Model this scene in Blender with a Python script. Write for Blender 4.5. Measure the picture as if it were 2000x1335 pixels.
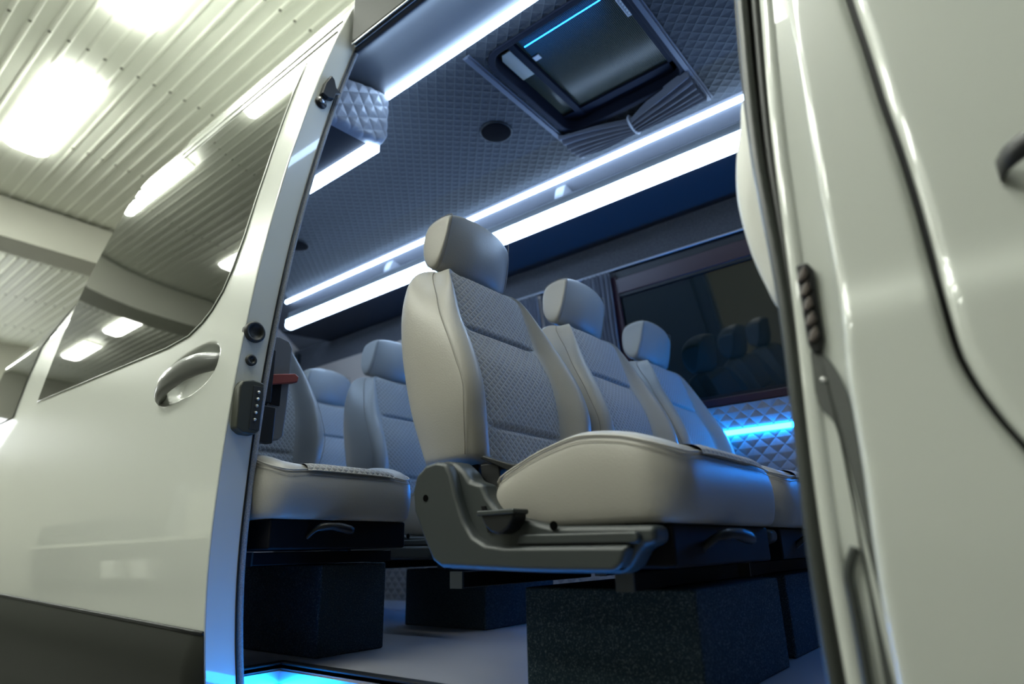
import bpy, bmesh, math, random
import numpy as np
from mathutils import Matrix, Vector

for o in list(bpy.data.objects):
    bpy.data.objects.remove(o)
scene = bpy.context.scene
COL = scene.collection
random.seed(4)

# ------------------------------------------------------------------ camera
cam_data = bpy.data.cameras.new('camera')
cam = bpy.data.objects.new('camera', cam_data)
COL.objects.link(cam)
yaw, pitch, roll = math.radians(38.23497941), math.radians(18.59406589), math.radians(-1.42007596)
fwd = Vector((-math.sin(yaw) * math.cos(pitch), math.cos(yaw) * math.cos(pitch), math.sin(pitch)))
rgt = Vector((math.cos(yaw), math.sin(yaw), 0.0))
up = rgt.cross(fwd)
r2 = rgt * math.cos(roll) + up * math.sin(roll)
u2 = -rgt * math.sin(roll) + up * math.cos(roll)
M = Matrix((r2, u2, -fwd)).transposed().to_4x4()
M.translation = Vector((0.0, 0.0, 0.28))
cam.matrix_world = M
cam_data.sensor_width = 36.0
cam_data.lens = 1215.766 / 2000.0 * 36.0
cam_data.clip_start = 0.02
cam_data.dof.use_dof = True
cam_data.dof.focus_distance = 1.75
cam_data.dof.aperture_fstop = 1.7
scene.camera = cam

# ------------------------------------------------------------------ world, exposure
world = bpy.data.worlds.new('world')
scene.world = world
world.use_nodes = True
world.node_tree.nodes['Background'].inputs[0].default_value = (0.55, 0.6, 0.62, 1)
world.node_tree.nodes['Background'].inputs[1].default_value = 0.02
vs = scene.view_settings
vs.view_transform = 'Standard'
vs.look = 'None'
vs.gamma = 1.0
vs.use_curve_mapping = False
vs.exposure = 0.95
LAMP_POWER = 21.0        # garage fluorescent tubes (emission)
LED_POWER = 10.0          # white strips in the van
BLUE_POWER = 24.0        # blue strips in the van

# ------------------------------------------------------------------ materials
def mat(name, base, rough=0.5, metal=0.0, coat=0.0, spec=0.5, bump=None, emit=None, sheen=0.0):
    m = bpy.data.materials.new(name)
    m.use_nodes = True
    nt = m.node_tree
    b = nt.nodes['Principled BSDF']
    b.inputs['Base Color'].default_value = (*base, 1)
    b.inputs['Roughness'].default_value = rough
    b.inputs['Metallic'].default_value = metal
    b.inputs['Specular IOR Level'].default_value = spec
    if coat:
        b.inputs['Coat Weight'].default_value = coat
        b.inputs['Coat Roughness'].default_value = 0.03
    if sheen:
        b.inputs['Sheen Weight'].default_value = sheen
    if emit:
        b.inputs['Emission Color'].default_value = (*emit[0], 1)
        b.inputs['Emission Strength'].default_value = emit[1]
    if bump:
        scale, dist = bump
        tc = nt.nodes.new('ShaderNodeTexCoord')
        n = nt.nodes.new('ShaderNodeTexNoise')
        n.inputs['Scale'].default_value = scale
        n.inputs['Detail'].default_value = 3
        bm = nt.nodes.new('ShaderNodeBump')
        bm.inputs['Distance'].default_value = dist
        bm.inputs['Strength'].default_value = 0.6
        nt.links.new(tc.outputs['Object'], n.inputs['Vector'])
        nt.links.new(n.outputs['Fac'], bm.inputs['Height'])
        nt.links.new(bm.outputs['Normal'], b.inputs['Normal'])
    return m

def speckle(name, c1, c2, scale, rough=0.95, dist=0.003, lo=0.45, hi=0.68):
    m = mat(name, c1, rough)
    nt = m.node_tree
    b = nt.nodes['Principled BSDF']
    b.inputs['Specular IOR Level'].default_value = 0.15
    tc = nt.nodes.new('ShaderNodeTexCoord')
    n = nt.nodes.new('ShaderNodeTexNoise')
    n.inputs['Scale'].default_value = scale
    n.inputs['Detail'].default_value = 4
    n.inputs['Roughness'].default_value = 0.75
    r = nt.nodes.new('ShaderNodeMapRange')
    r.inputs['From Min'].default_value = lo
    r.inputs['From Max'].default_value = hi
    mx = nt.nodes.new('ShaderNodeMix')
    mx.data_type = 'RGBA'
    mx.inputs[6].default_value = (*c1, 1)
    mx.inputs[7].default_value = (*c2, 1)
    bm = nt.nodes.new('ShaderNodeBump')
    bm.inputs['Distance'].default_value = dist
    nt.links.new(tc.outputs['Object'], n.inputs['Vector'])
    nt.links.new(n.outputs['Fac'], r.inputs['Value'])
    nt.links.new(r.outputs['Result'], mx.inputs[0])
    nt.links.new(mx.outputs[2], b.inputs['Base Color'])
    nt.links.new(n.outputs['Fac'], bm.inputs['Height'])
    nt.links.new(bm.outputs['Normal'], b.inputs['Normal'])
    return m

def quilt(name, base, thread, cell, depth, rough=0.7, tw=0.10, sheen=0.0, diag=True):
    """diamond quilting sewn into the cloth, laid out in metres on the UV map"""
    m = mat(name, base, rough, sheen=sheen)
    nt = m.node_tree
    N, L = nt.nodes, nt.links
    b = N['Principled BSDF']
    b.inputs['Specular IOR Level'].default_value = 0.3
    uv = N.new('ShaderNodeUVMap')
    sp = N.new('ShaderNodeSeparateXYZ')
    L.new(uv.outputs['UV'], sp.inputs[0])
    def math_(op, a, c=None):
        n = N.new('ShaderNodeMath')
        n.operation = op
        for i, v in enumerate((a, c)):
            if v is None:
                continue
            if isinstance(v, (int, float)):
                n.inputs[i].default_value = v
            else:
                L.new(v, n.inputs[i])
        return n.outputs[0]
    if diag:
        a = math_('ADD', sp.outputs[0], sp.outputs[1])
        c = math_('SUBTRACT', sp.outputs[0], sp.outputs[1])
        k = cell * 1.414 / 2
    else:
        a, c, k = sp.outputs[0], sp.outputs[1], cell / 2
    pa = math_('DIVIDE', math_('PINGPONG', a, k), k)
    pc = math_('DIVIDE', math_('PINGPONG', c, k), k)
    h = math_('MINIMUM', pa, pc)
    hs = math_('POWER', h, 0.55)
    bm = N.new('ShaderNodeBump')
    bm.inputs['Distance'].default_value = depth
    bm.inputs['Strength'].default_value = 1.0
    L.new(hs, bm.inputs['Height'])
    L.new(bm.outputs['Normal'], b.inputs['Normal'])
    r = N.new('ShaderNodeMapRange')
    r.inputs['From Min'].default_value = tw * 0.5
    r.inputs['From Max'].default_value = tw
    L.new(h, r.inputs['Value'])
    mx = N.new('ShaderNodeMix')
    mx.data_type = 'RGBA'
    mx.inputs[6].default_value = (*thread, 1)
    mx.inputs[7].default_value = (*base, 1)
    L.new(r.outputs['Result'], mx.inputs[0])
    L.new(mx.outputs[2], b.inputs['Base Color'])
    return m

def emitter(name, col, power):
    m = bpy.data.materials.new(name)
    m.use_nodes = True
    nt = m.node_tree
    nt.nodes.remove(nt.nodes['Principled BSDF'])
    e = nt.nodes.new('ShaderNodeEmission')
    e.inputs[0].default_value = (*col, 1)
    e.inputs[1].default_value = power
    nt.links.new(e.outputs[0], nt.nodes['Material Output'].inputs[0])
    return m

def dotted_glass(name):
    """dark roof glass with a fine dot screen, light through its openings painted as pale dots"""
    m = mat(name, (0.006, 0.008, 0.008), 0.18, spec=0.08)
    nt = m.node_tree
    N, L = nt.nodes, nt.links
    b = N['Principled BSDF']
    uv = N.new('ShaderNodeUVMap')
    v = N.new('ShaderNodeTexVoronoi')
    v.inputs['Scale'].default_value = 150
    v.inputs['Randomness'].default_value = 0.0
    L.new(uv.outputs['UV'], v.inputs['Vector'])
    r = N.new('ShaderNodeMapRange')
    r.inputs['From Min'].default_value = 0.17
    r.inputs['From Max'].default_value = 0.27
    L.new(v.outputs['Distance'], r.inputs['Value'])
    mx = N.new('ShaderNodeMix')
    mx.data_type = 'RGBA'
    mx.inputs[6].default_value = (0.24, 0.24, 0.16, 1)  # garage light through the dot openings, put into the colour
    mx.inputs[7].default_value = (0.006, 0.008, 0.008, 1)
    L.new(r.outputs['Result'], mx.inputs[0])
    L.new(mx.outputs[2], b.inputs['Base Color'])
    return m

PAINT = mat('white_paint', (0.57, 0.59, 0.545), 0.30, coat=1.0)
LEATHER = mat('beige_leather', (0.325, 0.310, 0.275), 0.42, bump=(260, 0.0006), spec=0.4)
SEAM = mat('seam_thread', (0.22, 0.20, 0.17), 0.8)
PIPING = mat('piping', (0.42, 0.40, 0.36), 0.45)
INSERT = quilt('quilted_fabric', (0.29, 0.28, 0.26), (0.40, 0.39, 0.365), 0.0155, 0.0022, 0.85, tw=0.22, sheen=0.1)
CEIL = quilt('ceiling_quilt', (0.027, 0.030, 0.034), (0.048, 0.052, 0.056), 0.040, 0.005, 0.75, tw=0.10)
PANELQ = quilt('panel_quilt', (0.19, 0.18, 0.18), (0.24, 0.23, 0.23), 0.05, 0.008, 0.6, tw=0.08)
RACKM = mat('rack_lining', (0.05, 0.05, 0.055), 0.7, spec=0.2, bump=(300, 0.0004))
SOFT = mat('soft_leatherette', (0.038, 0.040, 0.044), 0.45, bump=(300, 0.0004))
LINER = mat('plain_lining', (0.16, 0.16, 0.175), 0.6, bump=(300, 0.0004))
WALLPANEL = mat('wall_leatherette', (0.60, 0.50, 0.42), 0.55, bump=(60, 0.0006))
CARPETWALL = speckle('wall_carpet', (0.10, 0.10, 0.11), (0.17, 0.17, 0.18), 220)
PLINTH = speckle('plinth_carpet', (0.022, 0.042, 0.058), (0.27, 0.31, 0.32), 300, lo=0.53, hi=0.74)
FELT = speckle('felt_trim', (0.26, 0.27, 0.28), (0.5, 0.5, 0.5), 420)
FLOORM = mat('vinyl_floor', (0.22, 0.22, 0.235), 0.45, bump=(120, 0.0005))
PLASTIC = mat('grey_plastic', (0.026, 0.032, 0.032), 0.45, bump=(500, 0.0004))
PLASTICL = mat('light_grey_plastic', (0.26, 0.27, 0.27), 0.45)
BLACK = mat('black_plastic', (0.008, 0.009, 0.010), 0.42, spec=0.35)
RUBBER = mat('black_rubber', (0.02, 0.022, 0.02), 0.5)
SEALM = mat('rubber_seal', (0.045, 0.05, 0.045), 0.38)
STEEL = mat('steel', (0.6, 0.6, 0.6), 0.3, metal=1.0)
HOLE = mat('dark_hole', (0.002, 0.002, 0.002), 0.9, spec=0.02)
FRAME = mat('black_frame', (0.0045, 0.0045, 0.0055), 0.6, spec=0.12)
GLASS = mat('tinted_glass', (0.02, 0.022, 0.018), 0.02, spec=0.5)
WGLASS = mat('dark_window_glass', (0.006, 0.012, 0.010), 0.03, spec=0.7)
MAROON = mat('maroon_frame', (0.035, 0.012, 0.018), 0.35)
RED = mat('red_plastic', (0.22, 0.040, 0.028), 0.4)
CURT = mat('grey_curtain', (0.11, 0.12, 0.15), 0.8, sheen=0.3)
SPEAK = mat('speaker_cloth', (0.004, 0.004, 0.005), 0.95, spec=0.05)
STICK = mat('paper_sticker', (0.7, 0.7, 0.66), 0.6)
INK = mat('grey_ink', (0.2, 0.2, 0.2), 0.7)
ALU = mat('aluminium', (0.7, 0.72, 0.75), 0.3, metal=0.9)
WHITEP = mat('white_trim_plastic', (0.62, 0.62, 0.57), 0.4)
CORR = mat('corrugated_sheet', (0.84, 0.86, 0.77), 0.40, spec=0.35)
BEAMM = mat('beam_paint', (0.52, 0.52, 0.46), 0.6)
GWALL = mat('garage_wall', (0.46, 0.46, 0.40), 0.7)
GFLOOR = mat('garage_floor', (0.13, 0.13, 0.117), 0.35)
SCREWM = mat('screw_head', (0.16, 0.16, 0.13), 0.6)
CLAD = mat('dark_cladding', (0.012, 0.0135, 0.011), 0.5, spec=0.3)
LAMP = emitter('tube_light', (0.96, 1.0, 0.90), LAMP_POWER)
DAY = emitter('daylight_window', (0.95, 1.0, 1.0), 3.0)
LED = emitter('white_led', (0.46, 0.67, 1.0), LED_POWER)
LEDS = emitter('white_led_bright', (0.46, 0.67, 1.0), LED_POWER)
BLUE = emitter('blue_led', (0.006, 0.13, 0.75), 1.0)
BLUEL = emitter('blue_line', (0.012, 0.19, 1.0), 8.0)
BLUEC = emitter('cyan_led', (0.006, 0.26, 1.0), BLUE_POWER)
BLUEW = emitter('cyan_led_wall', (0.006, 0.24, 1.0), 45.0)
GREEN = emitter('green_led', (0.0, 0.5, 0.35), 1.0)

# ------------------------------------------------------------------ mesh helpers (world coordinates)
class G:
    def __init__(s):
        s.v, s.f, s.uv = [], [], {}
    def add(s, vs_, fs_, uv=None):
        k = len(s.v)
        s.v += [tuple(map(float, p)) for p in vs_]
        s.f += [tuple(i + k for i in f) for f in fs_]
        if uv is not None:
            for i, q in enumerate(uv):
                s.uv[k + i] = q
        return s
    def box(s, x0, x1, y0, y1, z0, z1):
        vs_ = [(x, y, z) for x in (x0, x1) for y in (y0, y1) for z in (z0, z1)]
        return s.add(vs_, [(0, 1, 3, 2), (4, 6, 7, 5), (0, 4, 5, 1), (2, 3, 7, 6), (0, 2, 6, 4), (1, 5, 7, 3)])
    def prism(s, poly, a0, a1, axis):
        """poly in the two other axes (in x,y,z order), swept from a0 to a1 along axis"""
        n = len(poly)
        def p3(p, a):
            q = list(p)
            q.insert(axis, a)
            return q
        vs_ = [p3(p, a0) for p in poly] + [p3(p, a1) for p in poly]
        fs_ = [tuple(range(n))[::-1], tuple(range(n, 2 * n))]
        fs_ += [(i, (i + 1) % n, n + (i + 1) % n, n + i) for i in range(n)]
        return s.add(vs_, fs_)
    def grid(s, nu, nv, fn, uvf=None):
        vs_, uv = [], []
        for i in range(nu):
            for j in range(nv):
                a, b = i / (nu - 1), j / (nv - 1)
                vs_.append(fn(a, b))
                uv.append(uvf(a, b) if uvf else (a, b))
        fs_ = [(i * nv + j, (i + 1) * nv + j, (i + 1) * nv + j + 1, i * nv + j + 1) for i in range(nu - 1) for j in range(nv - 1)]
        return s.add(vs_, fs_, uv)
    def loft(s, rings, cap=True):
        n = len(rings[0])
        vs_ = [p for r in rings for p in r]
        fs_ = [(k * n + i, k * n + (i + 1) % n, (k + 1) * n + (i + 1) % n, (k + 1) * n + i) for k in range(len(rings) - 1) for i in range(n)]
        if cap:
            fs_ += [tuple(range(n))[::-1], tuple(range((len(rings) - 1) * n, len(rings) * n))]
        return s.add(vs_, fs_)
    def tube(s, pts, r, n=8, closed=False):
        pts = [Vector(p) for p in pts]
        rings = []
        m = len(pts)
        prev = None
        for i, p in enumerate(pts):
            if closed:
                t = pts[(i + 1) % m] - pts[i - 1]
            else:
                t = pts[min(i + 1, m - 1)] - pts[max(i - 1, 0)]
            t.normalize()
            if prev is None:
                ref = Vector((0, 0, 1)) if abs(t.z) < 0.9 else Vector((1, 0, 0))
                a = t.cross(ref).normalized()
            else:
                a = (prev - t * prev.dot(t)).normalized()
            prev = a
            b = t.cross(a)
            rr = r[i] if isinstance(r, (list, tuple)) else r
            rings.append([p + (a * math.cos(2 * math.pi * k / n) + b * math.sin(2 * math.pi * k / n)) * rr for k in range(n)])
        if closed:
            rings.append(rings[0])
        return s.loft(rings, cap=not closed)
    def disc(s, c, axis, r, h, n=32, r2=None, steps=None):
        """a turned solid: steps = list of (radius, height) along axis from c"""
        c = Vector(c)
        t = Vector(axis).normalized()
        ref = Vector((0, 0, 1)) if abs(t.z) < 0.9 else Vector((1, 0, 0))
        a = t.cross(ref).normalized()
        b = t.cross(a)
        st = steps or [(r, 0), (r2 or r, h)]
        rings = [[c + t * hh + (a * math.cos(2 * math.pi * k / n) + b * math.sin(2 * math.pi * k / n)) * rr for k in range(n)] for rr, hh in st]
        return s.loft(rings)

def _mesh(name, g, off, smooth):
    me = bpy.data.meshes.new(name)
    me.from_pydata([(p[0] - off[0], p[1] - off[1], p[2] - off[2]) for p in g.v], [], g.f)
    bm = bmesh.new()
    bm.from_mesh(me)
    if not smooth:
        bmesh.ops.recalc_face_normals(bm, faces=bm.faces)
    else:
        bmesh.ops.remove_doubles(bm, verts=bm.verts, dist=1e-6) if not g.uv else None
        bmesh.ops.recalc_face_normals(bm, faces=bm.faces)
    bm.to_mesh(me)
    bm.free()
    if g.uv:
        l = me.uv_layers.new(name='UVMap')
        for lp in me.loops:
            l.data[lp.index].uv = g.uv.get(lp.vertex_index, (0, 0))
    if smooth:
        for p in me.polygons:
            p.use_smooth = True
    return me

def root_off(parent):
    o = parent
    while o.parent:
        o = o.parent
    return o.location

def obj(name, g, m, parent=None, smooth=False, bevel=0.0, seg=2, sub=0, label=None, angle=None):
    if parent is None:
        xs = [p[0] for p in g.v]; ys = [p[1] for p in g.v]; zs = [p[2] for p in g.v]
        off = ((min(xs) + max(xs)) / 2, (min(ys) + max(ys)) / 2, min(zs))
    else:
        off = root_off(parent)
    me = _mesh(name, g, off, smooth)
    me.materials.append(m)
    o = bpy.data.objects.new(name, me)
    COL.objects.link(o)
    if parent is None:
        o.location = off
    else:
        o.parent = parent
    if bevel:
        b = o.modifiers.new('bevel', 'BEVEL')
        b.width = bevel
        b.segments = seg
        b.limit_method = 'ANGLE'
        b.angle_limit = math.radians(30)
        for p in me.polygons:
            p.use_smooth = True
        b.harden_normals = True
    if sub:
        b = o.modifiers.new('smooth', 'SUBSURF')
        b.levels = sub
        b.render_levels = sub
    if label:
        o['label'] = label
    return o

def tag(o, label, cat, group=None, kind=None):
    o['label'] = label
    o['category'] = cat
    if group:
        o['group'] = group
    if kind:
        o['kind'] = kind
    return o

def thing(name, loc, label, cat, group=None, kind=None):
    o = bpy.data.objects.new(name, None)
    o.empty_display_size = 0.05
    COL.objects.link(o)
    o.location = loc
    return tag(o, label, cat, group, kind)

def struct(name, g, m, label=None, cat=None, **kw):
    o = obj(name, g, m, **kw)
    o['kind'] = 'structure'
    if label:
        o['label'] = label
    if cat:
        o['category'] = cat
    return o

def copy_tree(o, parent=None, skip=()):
    c = o.copy()
    COL.objects.link(c)
    if parent is not None:
        c.parent = parent
    for ch in list(o.children):
        if ch.name.split('.')[0] not in skip:
            copy_tree(ch, c, skip)
    return c

def smooth_interp(xs, ys):
    xs, ys = np.array(xs, float), np.array(ys, float)
    d = np.zeros(len(xs))
    h = np.diff(xs); s = np.diff(ys) / h
    for i in range(1, len(xs) - 1):
        if s[i - 1] * s[i] > 0:
            w1, w2 = 2 * h[i] + h[i - 1], h[i] + 2 * h[i - 1]
            d[i] = (w1 + w2) / (w1 / s[i - 1] + w2 / s[i])
    d[0], d[-1] = s[0], s[-1]
    def f(x):
        x = min(max(x, xs[0]), xs[-1])
        i = int(min(max(np.searchsorted(xs, x) - 1, 0), len(xs) - 2))
        t = (x - xs[i]) / h[i]
        return float((2 * t**3 - 3 * t**2 + 1) * ys[i] + (t**3 - 2 * t**2 + t) * h[i] * d[i] + (-2 * t**3 + 3 * t**2) * ys[i + 1] + (t**3 - t**2) * h[i] * d[i + 1])
    return f

def catmull(pts, n=6, closed=False):
    P = [Vector(p) for p in pts]
    m = len(P)
    out = []
    for i in range(m if closed else m - 1):
        p0 = P[(i - 1) % m] if closed or i > 0 else P[0]
        p1, p2 = P[i], P[(i + 1) % m]
        p3 = P[(i + 2) % m] if closed or i + 2 < m else P[-1]
        for k in range(n):
            t = k / n
            out.append(0.5 * ((2 * p1) + (p2 - p0) * t + (2 * p0 - 5 * p1 + 4 * p2 - p3) * t * t + (3 * p1 - p0 - 3 * p2 + p3) * t**3))
    if not closed:
        out.append(P[-1])
    return out

# side profile of the van body: y of the sliding door skin at height z (door slid open, standing proud of the body)
def fd(z):
    if z >= 0.354:
        return 0.7985 + 0.080 * (z - 0.354) ** 2 + (2.0 * (z - 2.25) ** 2 if z > 2.25 else 0.0)
    return 0.7985 + 0.24 * (0.354 - max(z, -0.1)) ** 2
fb = lambda z: fd(z) + 0.07        # body skin

# ------------------------------------------------------------------ garage (setting)
GZ = 4.0
GF = -0.62
g = G().box(-13.6, 7.0, -8.2, 9.0, GF - 0.1, GF)
struct('garage_floor', g, GFLOOR, 'grey concrete floor of the garage', 'floor')

g = G()
y = -8.0
prof = []
while y < 9.0:
    prof += [(y, GZ), (y + 0.072, GZ), (y + 0.084, GZ - 0.006), (y + 0.098, GZ - 0.006), (y + 0.110, GZ)]
    y += 0.122
n = len(prof)
g.add([(-13.6, a, b) for a, b in prof] + [(7.0, a, b) for a, b in prof], [(i, i + 1, n + i + 1, n + i) for i in range(n - 1)])
struct('garage_ceiling', g, CORR, 'corrugated white sheet metal ceiling of the garage', 'ceiling')
# screw rows along the purlins
g = G()
for X in (-3.4, -4.85, -6.3, -9.4, -10.9, -12.4):
    for k in range(139):
        yy = -8.0 + 0.122 * k + 0.086
        if -2.5 < yy < 5.5:
            g.disc((X + random.uniform(-0.01, 0.01), yy, GZ - 0.0055), (0, 0, -1), 0.013, 0.006, n=6)
o = struct('trim_1', g, SCREWM, 'rows of small screw heads along the corrugated ceiling', 'screws')
o['kind'] = 'stuff'
g = G().box(-8.15, -7.70, -8.2, 9.0, 3.52, GZ - 0.045)
struct('garage_beam', g, BEAMM, 'broad painted roof beam crossing the garage ceiling', 'beam')
g = G().box(-13.7, -13.55, -8.2, 9.0, GF, GZ + 0.05)
struct('wall_back', g, GWALL, 'pale end wall of the garage behind the van', 'wall')
g = G().box(7.0, 7.15, -8.2, 9.0, GF, GZ + 0.05)  # unseen wall, coloured darker than the others to bounce less light
struct('wall_front', g, mat('garage_wall_dark', (0.12, 0.12, 0.11), 0.7), 'unseen front wall of the garage, darkened to bounce less light', 'wall')
g = G().box(-13.6, 7.0, 9.0, 9.15, GF, GZ + 0.05)
struct('wall_left', g, GWALL, 'pale long wall on the far side of the van', 'wall')
g = G().box(-13.6, 7.0, -8.3, -8.15, GF, GZ + 0.05)
struct('wall_right', g, GWALL, 'pale long wall facing the open van door', 'wall')
# bright end windows
for i, (ya, yb, za, zb) in enumerate([(1.7, 2.83, 2.35, 3.05), (-0.9, 0.5, 2.2, 3.05)]):
    t = thing('window_%d' % (i + 2), (-13.55, (ya + yb) / 2, za), 'bright daylight window in the garage end wall', 'window', 'garage end windows', 'structure')
    obj('window_pane', G().box(-13.54, -13.52, ya, yb, za, zb), DAY, t)
    f = G().box(-13.55, -13.5, ya - 0.07, ya, za - 0.07, zb + 0.07).box(-13.55, -13.5, yb, yb + 0.07, za - 0.07, zb + 0.07)
    f.box(-13.55, -13.5, ya, yb, zb, zb + 0.07).box(-13.55, -13.5, ya, yb, za - 0.07, za)
    obj('window_frame', f, BEAMM, t)

# fluorescent fittings
def lamp(x0, x1, yc, label):
    t = thing('ceiling_lamp', ((x0 + x1) / 2, yc, GZ - 0.12), label, 'lamp', 'fluorescent garage lamps')
    obj('lamp_housing', G().box(x0 + 0.01, x1 - 0.01, yc - 0.16, yc + 0.16, GZ - 0.05, GZ - 0.006), BEAMM, t)
    obj('diffuser', G().prism([(yc - 0.17, GZ - 0.050), (yc - 0.10, GZ - 0.088), (yc + 0.10, GZ - 0.088), (yc + 0.17, GZ - 0.050)], x0, x1, 0), LAMP, t)
for x0, x1 in ((-6.55, -5.25), (-4.20, -2.90), (-1.85, -0.55), (-12.9, -11.6), (-10.6, -9.3)):
    if x0 == -6.55:
        lab = 'glowing fluorescent ceiling lamp shown whole above the sliding door'
    elif x0 == -4.20:
        lab = 'glowing fluorescent ceiling lamp cut by the top edge of the picture'
    else:
        lab = 'fluorescent ceiling lamp of the row above the van, hidden from direct view'
    lamp(x0, x1, 1.06, lab)
for x0, x1 in ((-11.7, -10.7), (-9.9, -8.8), (-6.6, -5.3), (-4.2, -2.9), (-1.8, -0.5)):
    lamp(x0, x1, -0.78, 'fluorescent ceiling lamp shown only mirrored in the sliding door' if x0 < -8 else 'unseen lamp added behind the viewpoint to light the door pillar and nearest seat')
for yy_ in (-1.75, -2.75):  # unseen fill lamps added to brighten the door pillar and nearest seat
    lamp(-3.1, -1.85, yy_, 'unseen lamp added behind the viewpoint to light the door pillar and nearest seat')
for x0, x1 in ((-3.4, -2.2),):  # one more unseen fill lamp, added to light the pillar
    lamp(x0, x1, -5.5, 'unseen lamp added behind the viewpoint to light the door pillar and nearest seat')
for x0, x1 in ((-11.7, -10.4), (-9.0, -7.7), (-6.6, -5.3), (-4.2, -2.9), (-1.8, -0.5), (0.6, 1.9), (3.0, 4.3)):
    lamp(x0, x1, 5.2, 'fluorescent ceiling lamp beyond the van')

# workbench mirrored in the door paint
t = thing('workbench', (-9.5, -2.1, GF), 'long pale-topped workbench mirrored low in the sliding door paint', 'bench')
obj('bench_top', G().box(-13.2, -5.6, -2.5, -1.9, 0.44, 0.50), BEAMM, t)
for x in (-13.0, -10.6, -8.2, -5.8):
    obj('leg', G().box(x - 0.05, x + 0.05, -2.45, -1.95, GF, 0.44), SEALM, t)
obj('back_panel', G().box(-13.2, -5.6, -2.50, -2.46, GF, 0.44), SEALM, t)
obj('shelf', G().box(-13.0, -5.8, -2.45, -1.95, -0.30, -0.26), SEALM, t)
for x, w, h, m_, lab in ((-13.1, 4.6, 0.42, SEALM, 'long grey case on the workbench, mirrored in the door'), (-8.35, 0.35, 0.80, PLASTICL, 'tall grey case on the workbench, mirrored in the door'),
                    (-7.9, 1.9, 0.62, GWALL, 'pale broad box on the workbench, mirrored in the door')):
    o = obj('storage_box', G().box(x, x + w, -2.4, -2.0, 0.50, 0.50 + h), m_, bevel=0.02)
    tag(o, lab, 'box', 'boxes on the workbench')
for x in (-10.2, -9.2):
    o = obj('white_carton', G().box(x, x + 0.45, -2.35, -1.98, -0.26, 0.10), STICK, bevel=0.01)
    tag(o, 'small white carton under the workbench, mirrored in the door', 'box', 'cartons under the workbench')

# ------------------------------------------------------------------ van shell (setting)
SX, SY = -1.70, 1.09        # rear corner of the entry step
g = G().box(-4.6, 0.3, SY, 2.98, -0.06, 0.0).box(-4.6, SX, 0.93, SY, -0.06, 0.0).box(-0.24, 0.3, 0.93, SY, -0.06, 0.0)
struct('floor', g, FLOORM, 'grey vinyl floor of the van', 'floor')
# headliner with the hatch opening left free
HX0, HX1, HY0, HY1 = -1.335, -0.735, 1.565, 2.195
CZ = 2.2
g = G()
def cpatch(x0, x1, y0, y1):
    g.grid(2, 2, lambda a, b: (x0 + (x1 - x0) * a, y0 + (y1 - y0) * b, CZ), lambda a, b: (x0 + (x1 - x0) * a, y0 + (y1 - y0) * b))
cpatch(-4.6, HX0, 1.42, 2.47); cpatch(HX1, 0.3, 1.42, 2.47); cpatch(HX0, HX1, 1.42, HY0); cpatch(HX0, HX1, HY1, 2.47)
cpatch(-4.6, 0.3, 0.95, 1.42) if False else None
o = struct('ceiling', g, CEIL, 'dark quilted headliner of the van', 'ceiling')
# outer roof skin keeps the garage light out
g = G()
roofp = [(1.135, 2.26), (1.142, 2.34), (1.17, 2.44), (1.25, 2.53), (1.45, 2.59), (1.93, 2.61), (2.41, 2.59), (2.64, 2.54), (2.74, 2.44), (2.78, 2.3), (2.98, 1.7), (3.05, 0.9), (3.05, -0.3)]
def lathe_strip(gg, poly, x0, x1, nx=2, fx=None):
    n_ = len(poly)
    vs_ = []
    for i in range(nx):
        x = x0 + (x1 - x0) * i / (nx - 1)
        for p in poly:
            q = fx(x, p) if fx else (x, p[0], p[1])
            vs_.append(q)
    gg.add(vs_, [(i * n_ + j, (i + 1) * n_ + j, (i + 1) * n_ + j + 1, i * n_ + j + 1) for i in range(nx - 1) for j in range(n_ - 1)])

# far side wall: lower quilted panel, window, carpet band
WY = 2.92
WS = lambda z: 2.975 - 0.18 * (z - 0.92)      # the side glass leans inwards towards the top
g = G().grid(2, 2, lambda a, b: (-4.6 + 4.9 * a, WY + 0.025 * b, 0.92 * b), lambda a, b: (-4.6 + 4.9 * a, 0.92 * b))
struct('wall_far', g, PANELQ, 'quilted lower side wall of the van under the window', 'wall')
g = G().box(-4.6, 0.3, WS(1.735) - 0.002, WY + 0.03, 1.735, 1.945)
struct('wall_upper', g, CARPETWALL, 'carpeted wall band between window and luggage rack', 'wall')
g = G().grid(2, 2, lambda a, b: (-4.6 + 2.6 * a, WS(0.92 + 0.815 * b) - 0.004, 0.92 + 0.815 * b), lambda a, b: (2.6 * a, 0.815 * b))
struct('wall_rear_side', g, WALLPANEL, 'brownish leatherette side wall panel at the rear of the van', 'wall')
g = G().box(-2.0, -1.50, WY - 0.004, WY + 0.03, 0.92, 1.735)
g.v = [(p[0], p[1] - WY + WS(p[2]), p[2]) for p in g.v]
struct('pillar', g, CARPETWALL, 'carpeted window pillar behind the gathered curtain', 'pillar')
g = G().box(-4.66, -4.6, 1.45, 2.92, -0.1, 2.2)
struct('wall_rear', g, WALLPANEL, 'leatherette rear wall of the van', 'wall')
g = G().box(-4.60, -4.50, 2.80, 2.92, 0.0, 1.9)
struct('trim_2', g, RUBBER, 'dark vertical trim in the rear corner of the van', 'trim')
g = G().prism([(0.93, -0.1), (0.90, 0.35), (0.98, 1.2), (1.08, 1.7), (1.20, 2.08), (1.45, 2.19), (2.47, 2.19), (2.70, 2.05), (2.86, 1.7), (2.93, 0.9), (2.93, -0.1)], 0.3, 0.36, 0)  # unseen wall added to stop garage light entering from the front
struct('wall_light_blocker', g, LINER, 'unseen wall added at the cab end to keep garage light out', 'wall')
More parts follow.
